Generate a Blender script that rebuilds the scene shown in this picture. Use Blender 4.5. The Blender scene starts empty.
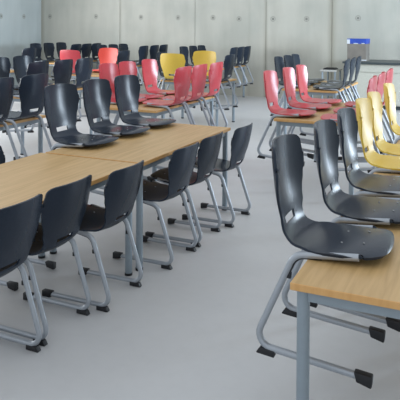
import bpy, bmesh, math, random
from mathutils import Vector, Matrix
random.seed(7)
S = bpy.context.scene
COL = S.collection
PI = math.pi
R = math.radians

# ------------------------------------------------------------------ materials
def new_mat(name):
    m = bpy.data.materials.new(name); m.use_nodes = True
    nt = m.node_tree; b = nt.nodes['Principled BSDF']
    return m, nt, b

def plain(name, col, rough=.5, metal=0.0, spec=.5, mottled=.06, scale=30, bump=0.0):
    m, nt, b = new_mat(name)
    tc = nt.nodes.new('ShaderNodeTexCoord')
    n = nt.nodes.new('ShaderNodeTexNoise'); n.inputs['Scale'].default_value = scale
    n.inputs['Detail'].default_value = 3
    nt.links.new(tc.outputs['Object'], n.inputs['Vector'])
    r = nt.nodes.new('ShaderNodeValToRGB')
    r.color_ramp.elements[0].color = (*[c * (1 - mottled) for c in col], 1)
    r.color_ramp.elements[1].color = (*[min(1, c * (1 + mottled)) for c in col], 1)
    r.color_ramp.elements[0].position = .3; r.color_ramp.elements[1].position = .7
    nt.links.new(n.outputs['Fac'], r.inputs['Fac'])
    nt.links.new(r.outputs['Color'], b.inputs['Base Color'])
    b.inputs['Roughness'].default_value = rough
    b.inputs['Metallic'].default_value = metal
    b.inputs['Specular IOR Level'].default_value = spec
    if bump:
        bp = nt.nodes.new('ShaderNodeBump'); bp.inputs['Strength'].default_value = bump
        bp.inputs['Distance'].default_value = .002
        nt.links.new(n.outputs['Fac'], bp.inputs['Height'])
        nt.links.new(bp.outputs['Normal'], b.inputs['Normal'])
    return m

def wood(name, c0, c1, rough=.38):
    m, nt, b = new_mat(name)
    tc = nt.nodes.new('ShaderNodeTexCoord')
    mp = nt.nodes.new('ShaderNodeMapping'); mp.inputs['Scale'].default_value = (26, 1.5, 6)
    n = nt.nodes.new('ShaderNodeTexNoise'); n.inputs['Scale'].default_value = 1.6
    n.inputs['Detail'].default_value = 5; n.inputs['Distortion'].default_value = .5
    nt.links.new(tc.outputs['Object'], mp.inputs['Vector'])
    nt.links.new(mp.outputs['Vector'], n.inputs['Vector'])
    r = nt.nodes.new('ShaderNodeValToRGB')
    r.color_ramp.elements[0].color = (*c0, 1); r.color_ramp.elements[1].color = (*c1, 1)
    r.color_ramp.elements[0].position = .3; r.color_ramp.elements[1].position = .62
    nt.links.new(n.outputs['Fac'], r.inputs['Fac'])
    nt.links.new(r.outputs['Color'], b.inputs['Base Color'])
    b.inputs['Roughness'].default_value = rough
    return m

def concrete(name, base, cool, stains=()):
    m, nt, b = new_mat(name)
    L = nt.links.new
    tc = nt.nodes.new('ShaderNodeTexCoord')
    n1 = nt.nodes.new('ShaderNodeTexNoise'); n1.inputs['Scale'].default_value = .9; n1.inputs['Detail'].default_value = 5
    mp = nt.nodes.new('ShaderNodeMapping'); mp.inputs['Scale'].default_value = (3.5, 3.5, .6)
    n2 = nt.nodes.new('ShaderNodeTexNoise'); n2.inputs['Scale'].default_value = 1; n2.inputs['Detail'].default_value = 4
    n3 = nt.nodes.new('ShaderNodeTexNoise'); n3.inputs['Scale'].default_value = 60
    L(tc.outputs['Object'], n1.inputs['Vector']); L(tc.outputs['Object'], mp.inputs['Vector'])
    L(mp.outputs['Vector'], n2.inputs['Vector']); L(tc.outputs['Object'], n3.inputs['Vector'])
    r1 = nt.nodes.new('ShaderNodeValToRGB')
    r1.color_ramp.elements[0].color = (*cool, 1); r1.color_ramp.elements[1].color = (*base, 1)
    r1.color_ramp.elements[0].position = .35; r1.color_ramp.elements[1].position = .65
    L(n1.outputs['Fac'], r1.inputs['Fac'])
    r2 = nt.nodes.new('ShaderNodeValToRGB')
    r2.color_ramp.elements[0].color = (.90, .90, .895, 1); r2.color_ramp.elements[1].color = (1.0, 1.0, 1.0, 1)
    r2.color_ramp.elements[0].position = .35; r2.color_ramp.elements[1].position = .6
    L(n2.outputs['Fac'], r2.inputs['Fac'])
    mx = nt.nodes.new('ShaderNodeMix'); mx.data_type = 'RGBA'; mx.blend_type = 'MULTIPLY'
    mx.inputs['Factor'].default_value = 1
    L(r1.outputs['Color'], mx.inputs[6]); L(r2.outputs['Color'], mx.inputs[7])
    out = mx.outputs[2]
    sep = nt.nodes.new('ShaderNodeSeparateXYZ'); L(tc.outputs['Object'], sep.inputs[0])
    for x0, wd, amt in stains:
        s1 = nt.nodes.new('ShaderNodeMath'); s1.operation = 'SUBTRACT'; L(sep.outputs[0], s1.inputs[0]); s1.inputs[1].default_value = x0
        s2 = nt.nodes.new('ShaderNodeMath'); s2.operation = 'ABSOLUTE'; L(s1.outputs[0], s2.inputs[0])
        s3 = nt.nodes.new('ShaderNodeMapRange'); s3.interpolation_type = 'SMOOTHSTEP'
        L(s2.outputs[0], s3.inputs['Value']); s3.inputs['From Min'].default_value = 0; s3.inputs['From Max'].default_value = wd
        s3.inputs['To Min'].default_value = amt; s3.inputs['To Max'].default_value = 0
        s4 = nt.nodes.new('ShaderNodeMath'); s4.operation = 'MULTIPLY'; L(s3.outputs[0], s4.inputs[0]); L(n1.outputs['Fac'], s4.inputs[1])
        m2 = nt.nodes.new('ShaderNodeMix'); m2.data_type = 'RGBA'; L(s4.outputs[0], m2.inputs['Factor'])
        L(out, m2.inputs[6]); m2.inputs[7].default_value = (.24, .225, .17, 1); out = m2.outputs[2]
    L(out, b.inputs['Base Color'])
    b.inputs['Roughness'].default_value = .55
    bp = nt.nodes.new('ShaderNodeBump'); bp.inputs['Strength'].default_value = .25; bp.inputs['Distance'].default_value = .004
    L(n3.outputs['Fac'], bp.inputs['Height']); L(bp.outputs['Normal'], b.inputs['Normal'])
    return m

def floor_mat():
    m, nt, b = new_mat('floor_screed')
    L = nt.links.new
    tc = nt.nodes.new('ShaderNodeTexCoord')
    n1 = nt.nodes.new('ShaderNodeTexNoise'); n1.inputs['Scale'].default_value = .8; n1.inputs['Detail'].default_value = 4
    n2 = nt.nodes.new('ShaderNodeTexNoise'); n2.inputs['Scale'].default_value = 14; n2.inputs['Detail'].default_value = 6
    L(tc.outputs['Object'], n1.inputs['Vector']); L(tc.outputs['Object'], n2.inputs['Vector'])
    r = nt.nodes.new('ShaderNodeValToRGB')
    r.color_ramp.elements[0].color = (.51, .515, .525, 1); r.color_ramp.elements[1].color = (.56, .56, .56, 1)
    r.color_ramp.elements[0].position = .35; r.color_ramp.elements[1].position = .65
    L(n1.outputs['Fac'], r.inputs['Fac'])
    r2 = nt.nodes.new('ShaderNodeValToRGB')
    r2.color_ramp.elements[0].color = (.975, .975, .975, 1); r2.color_ramp.elements[1].color = (1, 1, 1, 1)
    r2.color_ramp.elements[0].position = .3; r2.color_ramp.elements[1].position = .55
    L(n2.outputs['Fac'], r2.inputs['Fac'])
    mx = nt.nodes.new('ShaderNodeMix'); mx.data_type = 'RGBA'; mx.blend_type = 'MULTIPLY'
    mx.inputs['Factor'].default_value = 1
    L(r.outputs['Color'], mx.inputs[6]); L(r2.outputs['Color'], mx.inputs[7])
    L(mx.outputs[2], b.inputs['Base Color'])
    b.inputs['Roughness'].default_value = .42
    return m

M = {}
M['black'] = plain('black_plastic_shell', (.018, .026, .041), .27, spec=.24, mottled=.05, scale=60, bump=.08)
M['red'] = plain('red_plastic_shell', (.52, .05, .065), .28, mottled=.04, scale=60)
M['orange_red'] = plain('orange_red_plastic_shell', (.72, .075, .05), .38, mottled=.04, scale=60)
M['yellow'] = plain('yellow_plastic_shell', (.68, .47, .06), .40, mottled=.04, scale=60)
M['tube'] = plain('grey_coated_tube', (.36, .39, .43), .34, metal=.35, mottled=.03)
M['cap'] = plain('black_rubber', (.008, .009, .012), .55)
M['rivet'] = plain('steel_rivet', (.3, .3, .3), .3, metal=.8)
M['wood'] = wood('beech_laminate', (.43, .27, .105), (.54, .35, .155), .46)
M['edge'] = wood('beech_edge_band', (.56, .30, .10), (.62, .35, .13), .45)
M['leg'] = plain('grey_coated_leg', (.25, .30, .34), .42, metal=.2, mottled=.03)
M['concrete'] = concrete('board_marked_concrete', (.52, .515, .455), (.42, .43, .385), [(-3.07, .13, 1.0), (-3.0, .35, .35), (-4.6, .08, .6), (-5.0, .05, .25), (-8.5, .06, .5), (-11.0, .12, .9)])
M['concrete_cool'] = concrete('smooth_concrete', (.49, .535, .53), (.43, .48, .485))
M['groove'] = plain('panel_joint', (.30, .30, .265), .8)
M['hole'] = plain('tie_hole_plug', (.21, .21, .19), .8)
M['stain'] = plain('rust_brown_stain', (.26, .25, .20), .7, mottled=.15, scale=4)
M['floor'] = floor_mat()
M['white'] = plain('white_paint', (.6, .6, .58), .6)
M['cream'] = plain('cream_cabinet_front', (.50, .50, .44), .5)
M['counter'] = plain('dark_worktop', (.045, .06, .065), .4)
M['card'] = plain('brown_grey_carton', (.20, .185, .165), .7, mottled=.12, scale=6)
M['blue'] = plain('blue_print', (.02, .07, .42), .5, mottled=.2, scale=12)
M['label'] = plain('white_print', (.65, .7, .75), .5)
M['bench'] = plain('pale_grey_board', (.42, .42, .40), .6)

# ------------------------------------------------------------------ helpers
def link(name, bm, mats, parent=None, smooth=False, angle=40):
    me = bpy.data.meshes.new(name)
    bmesh.ops.recalc_face_normals(bm, faces=bm.faces)
    bm.to_mesh(me); bm.free()
    if not isinstance(mats, (list, tuple)): mats = [mats]
    for m in mats: me.materials.append(m)
    if smooth:
        for p in me.polygons: p.use_smooth = True
        try: me.set_sharp_from_angle(angle=R(angle))
        except Exception: pass
    o = bpy.data.objects.new(name, me); COL.objects.link(o)
    if parent: o.parent = parent
    return o

def add_box(bm, x0, x1, y0, y1, z0, z1, bevel=0, mat=0, seg=2):
    vs = [bm.verts.new(p) for p in ((x0,y0,z0),(x1,y0,z0),(x1,y1,z0),(x0,y1,z0),(x0,y0,z1),(x1,y0,z1),(x1,y1,z1),(x0,y1,z1))]
    fs = [bm.faces.new([vs[i] for i in q]) for q in ((3,2,1,0),(4,5,6,7),(0,1,5,4),(1,2,6,5),(2,3,7,6),(3,0,4,7))]
    for f in fs: f.material_index = mat
    if bevel:
        es = list({e for f in fs for e in f.edges})
        r = bmesh.ops.bevel(bm, geom=es, offset=bevel, segments=seg, affect='EDGES', profile=.5)
        for f in r['faces']: f.material_index = mat
    return fs

def add_tube(bm, pts, r, seg=12, flat=1.0, mat=0, caps=True):
    """sweep a circle along a 3-D polyline lying mostly in one plane"""
    rings = []
    n = len(pts)
    P = [Vector(p) for p in pts]
    prev = None
    for i in range(n):
        d = (P[min(i+1, n-1)] - P[max(i-1, 0)]).normalized()
        if prev is None:
            a = Vector((0, 1, 0)) if abs(d.y) < .9 else Vector((1, 0, 0))
        else:
            a = prev
        a = (a - d * a.dot(d)).normalized(); prev = a
        b = d.cross(a)
        rings.append([bm.verts.new(P[i] + a * (math.cos(2*PI*k/seg) * r) + b * (math.sin(2*PI*k/seg) * r * flat)) for k in range(seg)])
    for i in range(n-1):
        for k in range(seg):
            f = bm.faces.new((rings[i][k], rings[i][(k+1) % seg], rings[i+1][(k+1) % seg], rings[i+1][k])); f.material_index = mat
    if caps:
        bm.faces.new(rings[0][::-1]).material_index = mat; bm.faces.new(rings[-1]).material_index = mat

def fillet(pts, radii, seg=6):
    """round the inner corners of a polyline"""
    P = [Vector(p) for p in pts]; out = [P[0]]
    for i in range(1, len(P)-1):
        a = (P[i-1]-P[i]).normalized(); b = (P[i+1]-P[i]).normalized()
        ang = a.angle(b); r = radii[i-1]; t = r / math.tan(ang/2)
        p0 = P[i] + a*t; p1 = P[i] + b*t
        c = P[i] + (a+b).normalized() * (r / math.sin(ang/2))
        v0 = p0 - c; v1 = p1 - c; tot = v0.angle(v1)
        for k in range(seg+1):
            s = k/seg
            out.append(c + (v0*math.sin((1-s)*tot) + v1*math.sin(s*tot)) / math.sin(tot))
    out.append(P[-1]); return out

def catmull(pts, n):
    P = [Vector(p) for p in pts]; P = [2*P[0]-P[1]] + P + [2*P[-1]-P[-2]]
    dense = []
    for i in range(1, len(P)-2):
        for k in range(12):
            t = k/12
            dense.append(.5*((2*P[i]) + (P[i+1]-P[i-1])*t + (2*P[i-1]-5*P[i]+4*P[i+1]-P[i+2])*t*t + (3*P[i]-P[i-1]-3*P[i+1]+P[i+2])*t**3))
    dense.append(P[-2])
    cum = [0]
    for a, b in zip(dense, dense[1:]): cum.append(cum[-1] + (b-a).length)
    return dense, cum

def thing(name, label, cat, loc=(0, 0, 0), rz=0, group=None):
    o = bpy.data.objects.new(name, None); COL.objects.link(o); o.empty_display_size = .2
    o.location = loc; o.rotation_euler = (0, 0, rz)
    tag(o, label, cat, group); return o

def tag(o, label=None, cat=None, group=None, kind=None):
    if label: o['label'] = label
    if cat: o['category'] = cat
    if group: o['group'] = group
    if kind: o['kind'] = kind
    return o

def children(o): return kids.get(o.name, [])
kids = {}
def reg(parent, o): kids.setdefault(parent.name, []).append(o); return o

def copy_tree(o, parent=None, depth=9):
    c = o.copy(); COL.objects.link(c)
    if parent is not None: c.parent = parent
    if depth > 0:
        for ch in children(o): reg(c, copy_tree(ch, c, depth-1))
    return c

# ------------------------------------------------------------------ chair
# local frame: +x is where the sitter faces, y sideways, z up, rear foot at x = 0 on the floor
PROFILE = [(-.074, 0, .823), (-.068, 0, .775), (-.055, 0, .708), (-.040, 0, .648), (-.020, 0, .592), (.000, 0, .543), (.014, 0, .503),
           (.033, 0, .469), (.064, 0, .448), (.112, 0, .4455), (.18, 0, .4565), (.25, 0, .470), (.32, 0, .484), (.385, 0, .4955), (.42, 0, .4985), (.445, 0, .493), (.458, 0, .480)]
DEN, CUM = catmull(PROFILE, 0)
TOT = CUM[-1]
def prof(s):
    s = max(0, min(TOT, s))
    for i in range(len(CUM)-1):
        if s <= CUM[i+1]:
            t = (s-CUM[i])/(CUM[i+1]-CUM[i]+1e-9)
            p = DEN[i].lerp(DEN[i+1], t); d = (DEN[i+1]-DEN[i]).normalized()
            return p, d
    return DEN[-1], (DEN[-1]-DEN[-2]).normalized()
def interp(tab, s):
    if s <= tab[0][0]: return tab[0][1]
    for (a, b), (c, d) in zip(tab, tab[1:]):
        if s <= c:
            t = (s-a)/(c-a); t = t*t*(3-2*t); return b+(d-b)*t
    return tab[-1][1]
HALF = [(0, .197), (.062, .203), (.074, .203), (.088, .209), (.13, .209), (.19, .198), (.28, .170), (.34, .152), (.385, .150), (.44, .165), (.52, .198), (.60, .205), (.72, .203), (.80, .190)]
CURVE = [(0, .052), (.12, .052), (.28, .040), (.37, .030), (.46, .010), (.54, -.004), (.80, -.020)]  # how far the side edges come forward

SLOT_C, SLOT_H, SLOT_W = .335, .016, .068
def shell_mesh(colour):
    bm = bmesh.new()
    ws = [-1, -.985, -.95, -.88, -.78, -.65, -.5, -SLOT_W/.155, -.25, 0, .25, SLOT_W/.155, .5, .65, .78, .88, .95, .985, 1]
    rows = [0, .006, .018, .035, .055, .066, .075, .086, .10, .12, .15, .18, .21, .24, .27, .30, SLOT_C-SLOT_H, SLOT_C, SLOT_C+SLOT_H, .365, .38, .40, .42, .44, .46, .48, .50, .53, .56, .60, .65, .70, .74, .77]
    k = 0.0
    rows = [r for r in rows if r < TOT-.04] + [TOT-.035, TOT-.02, TOT-.008, TOT]
    grid = []
    for s in rows:
        line = []
        for w in ws:
            # rounded top corners and a gently arched top edge; rounded seat front
            off_t = .014*w*w + .030*(1-math.sqrt(max(0, 1-max(0, (abs(w)-.78)/.22)**2)))
            off_f = .020*w*w + .075*(1-math.sqrt(max(0, 1-max(0, (abs(w)-.55)/.45)**2)))
            ft = max(0, 1-s/.16); ff = max(0, 1-(TOT-s)/.20)
            ss = s + off_t*ft - off_f*ff
            p, d = prof(ss)
            nrm = Vector((-d.z, 0, d.x))          # candidate normal
            if nrm.dot(Vector((.6, 0, .8))) < 0: nrm = -nrm   # towards the sitter
            y = w*interp(HALF, s)
            c = interp(CURVE, s)*(abs(y)/.2)**2
            line.append(bm.verts.new(p + nrm*c + Vector((0, y, 0))))
        grid.append(line)
    for i in range(len(rows)-1):
        for j in range(len(ws)-1):
            sm = (rows[i]+rows[i+1])/2; wm = (ws[j]+ws[j+1])/2
            if abs(sm-SLOT_C) < SLOT_H and abs(wm)*.155 < SLOT_W: continue
            bm.faces.new((grid[i][j], grid[i][j+1], grid[i+1][j+1], grid[i+1][j]))
    top = list(bm.faces)
    for f in top: f.normal_update()
    ref = min(top, key=lambda f: (f.calc_center_median()-Vector((.25, 0, .49))).length)
    if ref.normal.z < 0:
        for f in top: f.normal_flip()
    used = [v for v in bm.verts if v.link_faces]
    for v in [v for v in bm.verts if not v.link_faces]: bm.verts.remove(v)
    for v in used: v.normal_update()
    low = {v: bm.verts.new(v.co - v.normal*.010) for v in used}
    border = [(l.vert, l.link_loop_next.vert) for f in top for l in f.loops if len(l.edge.link_faces) == 1]
    for f in top: bm.faces.new([low[v] for v in reversed(f.verts[:])])
    for p, q in border: bm.faces.new((q, p, low[p], low[q]))
    return link('seat_shell', bm, M[colour], smooth=True, angle=50)

TUBE_Y = .188
TR = .0140
def side_path(y):
    return fillet([(.435, y, .030), (-.038, y, .030), (.097, y, .4225), (.350, y, .4695)], [.055, .065], 7)

def make_chair(colour):
    root = thing('stacking_chair', 'x', 'chair')
    sh = reg(root, shell_mesh(colour)); sh.parent = root
    for sx in (.21, .30):
        for sy in (-.075, .075):
            bm = bmesh.new(); p, d = prof(.40 + sx)
            bmesh.ops.create_uvsphere(bm, u_segments=10, v_segments=6, radius=.0045, matrix=Matrix.Translation(p + Vector((0, sy, .0)))@Matrix.Diagonal((1, 1, .5, 1)))
            rv = reg(sh, link('rivet', bm, M['rivet'], sh, True))
    for sgn in (-1, 1):
        y = sgn*TUBE_Y
        bm = bmesh.new(); add_tube(bm, side_path(y), TR)
        fr = reg(root, link('side_frame', bm, M['tube'], root, True))
        # front end cap: thick rubber sleeve with a flat sole
        bm = bmesh.new(); add_box(bm, .380, .452, y-.0175, y+.0175, .002, .048, .006)
        for v in bm.verts:
            if v.co.x < .41 and v.co.z < .02: v.co.z += .008; v.co.x += .010
        reg(fr, link('end_cap', bm, M['cap'], fr, True))
        # rear foot: wedge under the lower bend
        bm = bmesh.new(); add_box(bm, -.006, .060, y-.015, y+.015, 0, .027, .004)
        for v in bm.verts:
            if v.co.z < .014 and v.co.x < .02: v.co.x -= .012
        reg(fr, link('rear_foot', bm, M['cap'], fr, True))
        # dark protective strip inside the upper bend, ending in a bumper
        pts = [p for p in side_path(y)]
        strip = []
        path = pts[8:]
        inner = []
        dense = []
        for a, b in zip(path, path[1:]):
            for k in range(6): dense.append(a.lerp(b, k/6))
        for i in range(1, len(dense)-1):
            p = dense[i]
            if p.z > .335 and p.x < .22:
                d = (dense[i+1]-dense[i-1]).normalized()
                n = Vector((d.z, 0, -d.x))
                inner.append(p + n*.0095)
        bm = bmesh.new(); add_tube(bm, inner, .0085, 8)
        a = inner[0]
        add_box(bm, a.x-.004, a.x+.016, y-.008, y+.008, a.z-.012, a.z+.012, .003)
        reg(fr, link('edge_bumper', bm, M['cap'], fr, True))
    bm = bmesh.new()
    for x, z in ((.17, .436), (.33, .4655)):
        add_box(bm, x-.015, x+.015, -TUBE_Y, TUBE_Y, z-.006, z+.006, .002)
    reg(root, link('cross_bar', bm, M['tube'], root))
    return root

PROTO = {}
PITCH = R(5.5)
def place(colour, x, y, rz, label, group, hang=None, lod=9, name='stacking_chair', size=(1.04, 1.0, 1.06)):
    """(x, y) on the floor: the rear foot. hang = height of the table edge the chair is hooked over: then (x, y) is the edge point"""
    first = colour not in PROTO
    if first: PROTO[colour] = make_chair(colour)
    o = PROTO[colour] if first else copy_tree(PROTO[colour], None, lod)
    o.name = name
    tag(o, label, 'chair', group)
    if hang is None:
        o.location = (x, y, 0.0); o.rotation_euler = (0, 0, rz)
    else:
        rot = Matrix.Rotation(rz, 3, 'Z') @ Matrix.Rotation(PITCH, 3, 'Y')
        o.rotation_euler = rot.to_euler()
        o.scale = size
        c = rot @ Vector((.152*size[0], 0, (.4327-TR-.001)*size[2]))
        o.location = Vector((x, y, hang)) - c
    return o

# ------------------------------------------------------------------ table
TH, TOPT = .74, .027
def make_table(sx, sy):
    root = thing('canteen_table', 'x', 'table')
    bm = bmesh.new()
    fs = add_box(bm, -sx/2, sx/2, -sy/2, sy/2, TH-TOPT, TH, .003)
    for f in bm.faces:
        n = f.normal; c = f.calc_center_median()
        f.material_index = 0 if (abs(c.x) < sx/2-.01 and abs(c.y) < sy/2-.01) else 1
    reg(root, link('tabletop', bm, [M['wood'], M['edge']], root))
    for ax in (-1, 1):
        for ay in (-1, 1):
            bm = bmesh.new(); cx, cy = ax*(sx/2-.040), ay*(sy/2-.040)
            add_tube(bm, [(cx, cy, .012), (cx, cy, TH-TOPT)], .0235, 20)
            lg = reg(root, link('leg', bm, M['leg'], root, True))
            bm = bmesh.new(); add_tube(bm, [(cx, cy, 0), (cx, cy, .004), (cx, cy, .016)], .026, 16)
            reg(lg, link('foot_cap', bm, M['cap'], lg, True))
    bm = bmesh.new()
    a, b, z0, z1 = sx/2-.040, sy/2-.040, TH-TOPT-.042, TH-TOPT-.0005
    for sgn in (-1, 1):
        add_box(bm, -a+.02, a-.02, sgn*b-.012, sgn*b+.012, z0, z1)
        add_box(bm, sgn*a-.012, sgn*a+.012, -b+.02, b-.02, z0, z1)
    reg(root, link('frame_rail', bm, M['leg'], root))
    return root
TPROTO = {}
def table(x0, x1, y0, y1, label, group='beech canteen tables'):
    key = (round(x1-x0, 2), round(y1-y0, 2))
    first = key not in TPROTO
    if first: TPROTO[key] = make_table(*key)
    o = TPROTO[key] if first else copy_tree(TPROTO[key])
    o.location = ((x0+x1)/2, (y0+y1)/2, 0); tag(o, label, 'table', group); return o

# ================================================================== the room (x across the rows, y along them)
WALL_Y, WALL_L, WALL_R, REAR, HT = 13.65, -11.03, 4.6, -2.0, 4.2
bm = bmesh.new(); add_box(bm, WALL_L, WALL_R, REAR, WALL_Y, -.12, 0)
tag(link('floor', bm, M['floor']), kind='structure')

def concrete_wall(name, mats, joints, lo, hi, holes, along):
    bm = bmesh.new()
    def B(a0, a1, d0, d1, z0, z1, mat):
        if along == 'x': add_box(bm, a0, a1, WALL_Y+d0, WALL_Y+d1, z0, z1, 0, mat)
        else: add_box(bm, WALL_L-d1, WALL_L-d0, a0, a1, z0, z1, 0, mat)
    B(lo, hi, .012, .25, -.12, HT, 1)
    js = [lo] + joints + [hi]
    for i, (a, b) in enumerate(zip(js, js[1:])):
        B(a+(.006 if i else 0), b-(.006 if i < len(js)-2 else 0), 0, .012, 0, HT, 0)
    for a, z in holes:
        for r, dd, mat in ((.062, .0012, 1), (.045, .002, 0), (.030, .0028, 2)):
            c = []
            for k in range(20):
                an = 2*PI*k/20
                if along == 'x': c.append(bm.verts.new((a+math.cos(an)*r, WALL_Y-dd, z+math.sin(an)*r)))
                else: c.append(bm.verts.new((WALL_L+dd, a+math.cos(an)*r, z+math.sin(an)*r)))
            bm.faces.new(c).material_index = mat
    o = link(name, bm, mats); tag(o, kind='structure'); return o

def v_on_wall(px):      # where a direction from the viewpoint meets the back wall
    k = (px-200)/623.0
    return (k*.909*WALL_Y - .417*WALL_Y) / (.909 + k*.417)
bj = [v_on_wall(x) for x in (120, 195, 266, 332)] + [-1.6, -.1, 1.4, 2.9]
bh = [(v_on_wall(x), z) for x, z in ((50, 1.86), (96, 1.86), (141, 1.84), (178, 1.83), (213, 1.83), (239, 1.80), (273, 1.80), (306.5, 1.80), (358, 1.82))] + [(-.6, 1.8), (.5, 1.8)]
concrete_wall('wall_back', [M['concrete'], M['groove'], M['hole']], bj, WALL_L, WALL_R, bh, 'x')
concrete_wall('wall_left', [M['concrete_cool'], M['groove'], M['hole']], [11.4, 9.0, 6.6], 5.0, WALL_Y, [(12.95, 1.85), (12.1, 1.85), (10.8, 1.85)], 'y')

# right wall with its row of tall windows (outside the picture, it lights the hall)
WIN = [(9.5, 10.9)]
bm = bmesh.new()
edges = [REAR] + [e for w in WIN for e in w] + [WALL_Y]
add_box(bm, WALL_R, WALL_R+.25, REAR, WALL_Y, -.12, .75)
add_box(bm, WALL_R, WALL_R+.25, REAR, WALL_Y, 3.3, HT)
for a, b in zip(edges[::2], edges[1::2]): add_box(bm, WALL_R, WALL_R+.25, a, b, .75, 3.3)
tag(link('wall_right', bm, M['concrete']), kind='structure')
for i, (a, b) in enumerate(WIN):
    bm = bmesh.new(); x0, x1 = WALL_R+.08, WALL_R+.14
    for q in ((a, a+.06), (b-.06, b), ((a+b)/2-.03, (a+b)/2+.03)): add_box(bm, x0, x1, q[0], q[1], .75, 3.3)
    add_box(bm, x0, x1, a+.06, b-.06, .75, .81); add_box(bm, x0, x1, a+.06, b-.06, 3.24, 3.3)
    tag(link('window_%d' % (i+1), bm, M['white']), kind='structure')

# ================================================================== tables and chairs
def row3(ts): return list(zip(ts, ('nearest', 'middle', 'farthest') if len(ts) == 3 else ('nearer', 'farther')))
J = lambda a: random.uniform(-a, a)

# --- long front-left table pair
table(-2.90, -2.10, 1.985, 3.585, 'beech-topped canteen table filling the lower left, grey legs, chairs pushed in')
table(-2.88, -2.075, 3.605, 5.21, 'beech-topped canteen table at front left with three black chairs hooked on its far side')
G = 'black chairs standing pushed in at the front left tables'
for t, x, l in ((2.325, -2.06, 'standing on the floor at lower left, cut by the photo edge'),
                (2.765, -2.065, 'standing on the floor, second from the lower left corner'),
                (3.225, -1.985, 'standing on the floor before the seam of the two front left tables'),
                (3.935, -1.935, 'standing on the floor, third from the aisle end of the front left table'),
                (4.41, -1.94, 'standing on the floor, second from the aisle end of the front left table'),
                (4.935, -1.88, 'standing on the floor at the far end of the front left table')):
    place('black', x, t, PI+J(.015), 'black chair ' + l, G)
place('black', -3.09, 3.22, 0, 'black plastic chair peeking in at the left photo edge behind the beech table', 'chair beyond the front left table')
for t, w in row3([3.99, 4.49, 4.98]):
    place('black', -2.89, t, J(.03), 'black shell chair hooked on front left table facing right, %s of its three' % w, 'black chairs hooked on the front left table', hang=TH)

# --- front-right table pair
table(-.63, .17, 2.16, 3.76, 'beech-topped canteen table at lower right with black chairs hooked on it')
table(-.63, .17, 3.90, 5.50, 'beech-topped canteen table at right holding yellow chairs')
for t, dx, w, a in ((2.60, -.005, 'largest and nearest of the right row', .02), (3.11, .045, 'second in the right row', 0.0), (3.62, .05, 'third in the right row beside the yellow ones', 0.0)):
    place('black', -.63+dx, t, a, 'black shell chair on the right table, %s' % w, 'black chairs hooked on the front right table', hang=TH, size=(.985, 1.0, 1.035))
for t, w in row3([4.22, 4.67, 5.45]):
    place('yellow', -.585, t, 0, 'yellow shell chair on the right hand table edge, %s of three' % w, 'yellow chairs hooked on the right table', hang=TH, size=(1.0, 1.0, 1.025))

# --- red group, centre right
table(-1.90, -1.10, 5.90, 7.50, 'beech canteen table right of centre carrying red chairs on both long sides')
for (t, w), dx in zip(row3([6.18, 6.75, 7.26]), (0, .03, .035)):
    place('red', -1.88+dx, t, 0, 'red glossy chair on the left edge of the centre right table, %s of three' % w, 'red chairs on the left edge of the centre right table', hang=TH)
for t, w in row3([6.02, 6.56, 7.13]):
    place('red', -1.125, t, PI+.08, 'red chair on the right edge of the centre right table, %s of three' % w, 'red chairs on the right edge of the centre right table', hang=TH)

# --- black group behind it
table(-2.68, -1.88, 8.7, 10.3, 'beech canteen table behind the centre right red chairs, black chairs on both sides')
for t, w in row3([9.02, 9.50, 9.93]):
    place('black', -2.68, t, 0, 'slim black chair seen behind red chairs, hooked left on the rear right table, %s' % w, 'black chairs left on the rear right table', hang=TH)
for t, w in row3([8.93, 9.36, 9.80]):
    place('black', -1.95, t, PI+.13, 'black chair below the blue printed carton, hooked right on the rear table, %s' % w, 'black chairs right on the rear right table', hang=TH)

# --- table at the left edge
table(-4.85, -4.05, 3.49, 5.09, 'beech canteen table at the left edge behind the front left table')
for t, w in row3([4.25, 4.74]):
    place('black', -4.05, t, PI, 'black chair, back to us, on the left edge table, %s one' % w, 'black chairs on the left edge table', hang=TH)
for t, w in row3([4.35, 4.86]):
    place('black', -4.85, t, 0, 'black chair on the far side of the left edge table, %s one' % w, 'black chairs on the far side of the left edge table', hang=TH)

# --- red table in the middle left
table(-4.00, -3.20, 5.86, 7.48, 'beech canteen table with red chairs in the middle of the hall')
for t, w in row3([6.26, 6.70, 7.20]):
    place('red', -3.215, t, PI, 'red chair with its back to us on the middle table, %s of three' % w, 'red chairs on the aisle side of the middle table', hang=TH, size=(1.04, 1.0, 1.085))
for t, w in row3([6.27, 6.70, 7.26]):
    place('red', -3.925, t, 0, 'red chair facing right on the middle table, %s of three' % w, 'red chairs on the far side of the middle table', hang=TH, size=(1.04, 1.0, 1.085))

# --- table behind the left one
table(-6.1, -5.3, 6.2, 7.8, 'beech canteen table at left under black chairs, behind the left edge table')
for t, w in row3([6.33, 6.85, 7.33]):
    place('black', -5.3, t, PI, 'black chair, back to us, behind the front left glossy chairs, %s of three' % w, 'black chairs on the second left table', hang=TH)
for t, w in row3([6.82, 7.3]):
    place('black', -6.1, t, 0, 'black chair facing right on the far side of the second left table, %s' % w, 'black chairs on the far side of the second left table', hang=TH)

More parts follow.
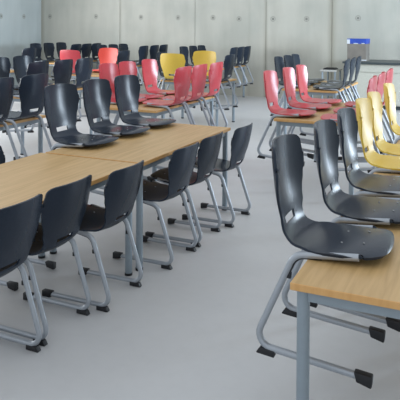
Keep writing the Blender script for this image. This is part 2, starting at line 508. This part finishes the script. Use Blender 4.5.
# --- crosswise tables
table(-4.92, -3.87, 9.15, 9.95, 'small beech table between the two wide yellow chairs', 'crosswise tables in mid hall')
place('yellow', -4.62, 9.15, PI/2, 'wide yellow chair with its back to us, left of the two in mid hall', 'yellow chairs at the crosswise table', hang=TH, size=(1.06, 1.08, 1.08))
place('yellow', -4.54, 9.95, -PI/2, 'wide yellow chair facing us, right of the two in mid hall', 'yellow chairs at the crosswise table', hang=TH, size=(1.06, 1.08, 1.08))
place('black', -3.89, 9.32, PI, 'black chair right of the wide yellow chairs in mid hall', 'black chairs at the crosswise tables', hang=TH)
place('black', -4.92, 9.50, 0, 'black chair left of the wide yellow chairs, below the wall row', 'black chairs at the crosswise tables', hang=TH)
table(-7.3, -6.10, 9.4, 10.2, 'small beech table among red chairs at the left in mid hall', 'crosswise tables in mid hall')
place('red', -6.83, 9.4, PI/2, 'wide red chair with its back to us between two black chairs at left', 'red chairs at the crosswise table', hang=TH, size=(1.06, 1.08, 1.08))
place('orange_red', -6.72, 10.2, -PI/2, 'bright orange red chair facing us above the paler red ones', 'red chairs at the crosswise table', hang=TH, size=(1.06, 1.08, 1.08))
place('black', -6.12, 9.72, PI, 'black chair right of the bright orange red chair', 'black chairs at the crosswise tables', hang=TH)
table(-9.4, -8.35, 9.4, 10.2, 'small beech table at far left in mid hall, mostly hidden by black chairs', 'crosswise tables in mid hall')
place('black', -8.35, 9.8, PI, 'black chair at far left leaning right, before the back wall row', 'black chairs at the crosswise tables', hang=TH)

# --- three tables along the back wall
for nm, x0, lt, rt in (('left', -9.8, [12.1, 12.6, 13.1], [12.25, 12.68, 13.1]),
                       ('middle', -7.87, [12.08, 12.55, 13.0], [12.1, 12.6, 13.05]),
                       ('right', -5.8, [12.12, 12.6, 13.05], [12.33, 12.74, 13.15])):
    table(x0, x0+.8, 11.85, 13.45, 'beech canteen table by the back wall, %s of three' % nm, 'tables by the back wall')
    for t, w in row3(lt):
        place('black', x0, t, 0, 'distant black chair facing right, %s back wall table, %s of its side' % (nm, w), 'black chairs facing right by the back wall', hang=TH, lod=2)
    for t, w in row3(rt):
        place('black', x0+.8, t, PI, 'distant black chair leaning right, %s back wall table, %s of its side' % (nm, w), 'black chairs leaning right by the back wall', hang=TH, lod=2)

# ================================================================== counter, carton, bench
ct = thing('service_counter', 'long cream counter with dark worktop along the back wall at right', 'counter', (0, 0, 0))
bm = bmesh.new(); add_box(bm, -2.62, 2.0, 12.60, 13.62, .895, .935, .004); reg(ct, link('worktop', bm, M['counter'], ct))
bm = bmesh.new(); add_box(bm, -2.60, 1.98, 12.68, 13.62, 0.08, .8945); reg(ct, link('body', bm, M['cream'], ct))
bm = bmesh.new(); add_box(bm, -2.58, 1.96, 12.74, 13.60, 0, .08); reg(ct, link('plinth', bm, M['counter'], ct))
x = -2.58
while x < 1.0:
    bm = bmesh.new(); add_box(bm, x+.004, x+1.816, 12.662, 12.679, .735, .885, .002)
    reg(ct, link('fascia_panel', bm, M['cream'], ct))
    bm = bmesh.new(); add_box(bm, x+.004, x+1.816, 12.664, 12.679, .10, .715, .002)
    reg(ct, link('front_panel', bm, M['cream'], ct))
    x += 1.82

bx = thing('cardboard_carton', 'brown grey carton with a blue printed top band standing on the counter', 'box', (-2.37, 12.98, .936), R(-2))
bm = bmesh.new(); add_box(bm, -.19, .19, -.18, .18, 0, .355, .003); reg(bx, link('carton_body', bm, M['card'], bx))
bm = bmesh.new(); add_box(bm, -.194, .194, -.184, .184, .355, .455, .003); reg(bx, link('carton_lid', bm, M['blue'], bx))
bm = bmesh.new()
add_box(bm, -.193, -.135, -.187, -.184, .352, .44)
add_box(bm, -.06, .03, -.187, -.184, .352, .366); add_box(bm, .10, .16, -.187, -.184, .357, .369)
add_box(bm, .10, .20, -.183, -.180, .012, .035)
reg(bx, link('printed_label', bm, M['label'], bx))

bn = thing('side_table', 'pale grey side table left of the counter by the back wall', 'table', (-2.93, 13.0, 0))
bm = bmesh.new(); add_box(bm, -.17, .17, -.3, .3, .71, .745, .003); reg(bn, link('tabletop', bm, M['bench'], bn))
for ax in (-1, 1):
    for ay in (-1, 1):
        bm = bmesh.new(); add_tube(bm, [(ax*.13, ay*.25, 0), (ax*.13, ay*.25, .71)], .02, 12); reg(bn, link('leg', bm, M['leg'], bn, True))
bm = bmesh.new()
add_box(bm, -.13, .13, -.15, .12, 0, .018, .004); add_box(bm, -.11, .10, -.12, .12, .018, .032, .004)
fo = link('folder', bm, M['cap']); fo.location = (-2.93, 12.95, .7455)
tag(fo, 'dark flat folder lying on the pale side table by the back wall', 'folder')

# ================================================================== camera
cam = bpy.data.cameras.new('camera'); co = bpy.data.objects.new('camera', cam); COL.objects.link(co)
cam.sensor_fit = 'HORIZONTAL'; cam.sensor_width = 36; cam.lens = 623/400*36
cam.shift_x = 0; cam.shift_y = -(200-36.2)/400
co.matrix_world = Matrix.Translation((0, 0, 1.668)) @ Matrix.Rotation(.43, 4, 'Z') @ Matrix.Rotation(PI/2-.019, 4, 'X') @ Matrix.Rotation(.005, 4, 'Z')
S.camera = co

# ================================================================== light: daylight through the windows, soft overcast fill
w = bpy.data.worlds.new('overcast'); S.world = w; w.use_nodes = True
bg = w.node_tree.nodes['Background']; bg.inputs['Color'].default_value = (.88, .94, 1.0, 1); bg.inputs['Strength'].default_value = .95
def area(name, loc, size, rot, power, col):
    l = bpy.data.lights.new(name, 'AREA'); l.shape = 'RECTANGLE'; l.size, l.size_y = size; l.energy = power; l.color = col
    o = bpy.data.objects.new(name, l); COL.objects.link(o); o.location = loc; o.rotation_euler = rot; return o
for i, (a, b) in enumerate(WIN):
    area('daylight', (WALL_R+.20, (a+b)/2, 2.0), (2.4, b-a-.1), (0, R(90), 0), 760, (.72, .86, 1))
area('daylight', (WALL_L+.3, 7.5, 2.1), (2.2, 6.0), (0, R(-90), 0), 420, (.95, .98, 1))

S.view_settings.view_transform = 'Standard'; S.view_settings.look = 'None'
S.view_settings.gamma = 1; S.view_settings.exposure = .1; S.view_settings.use_curve_mapping = False
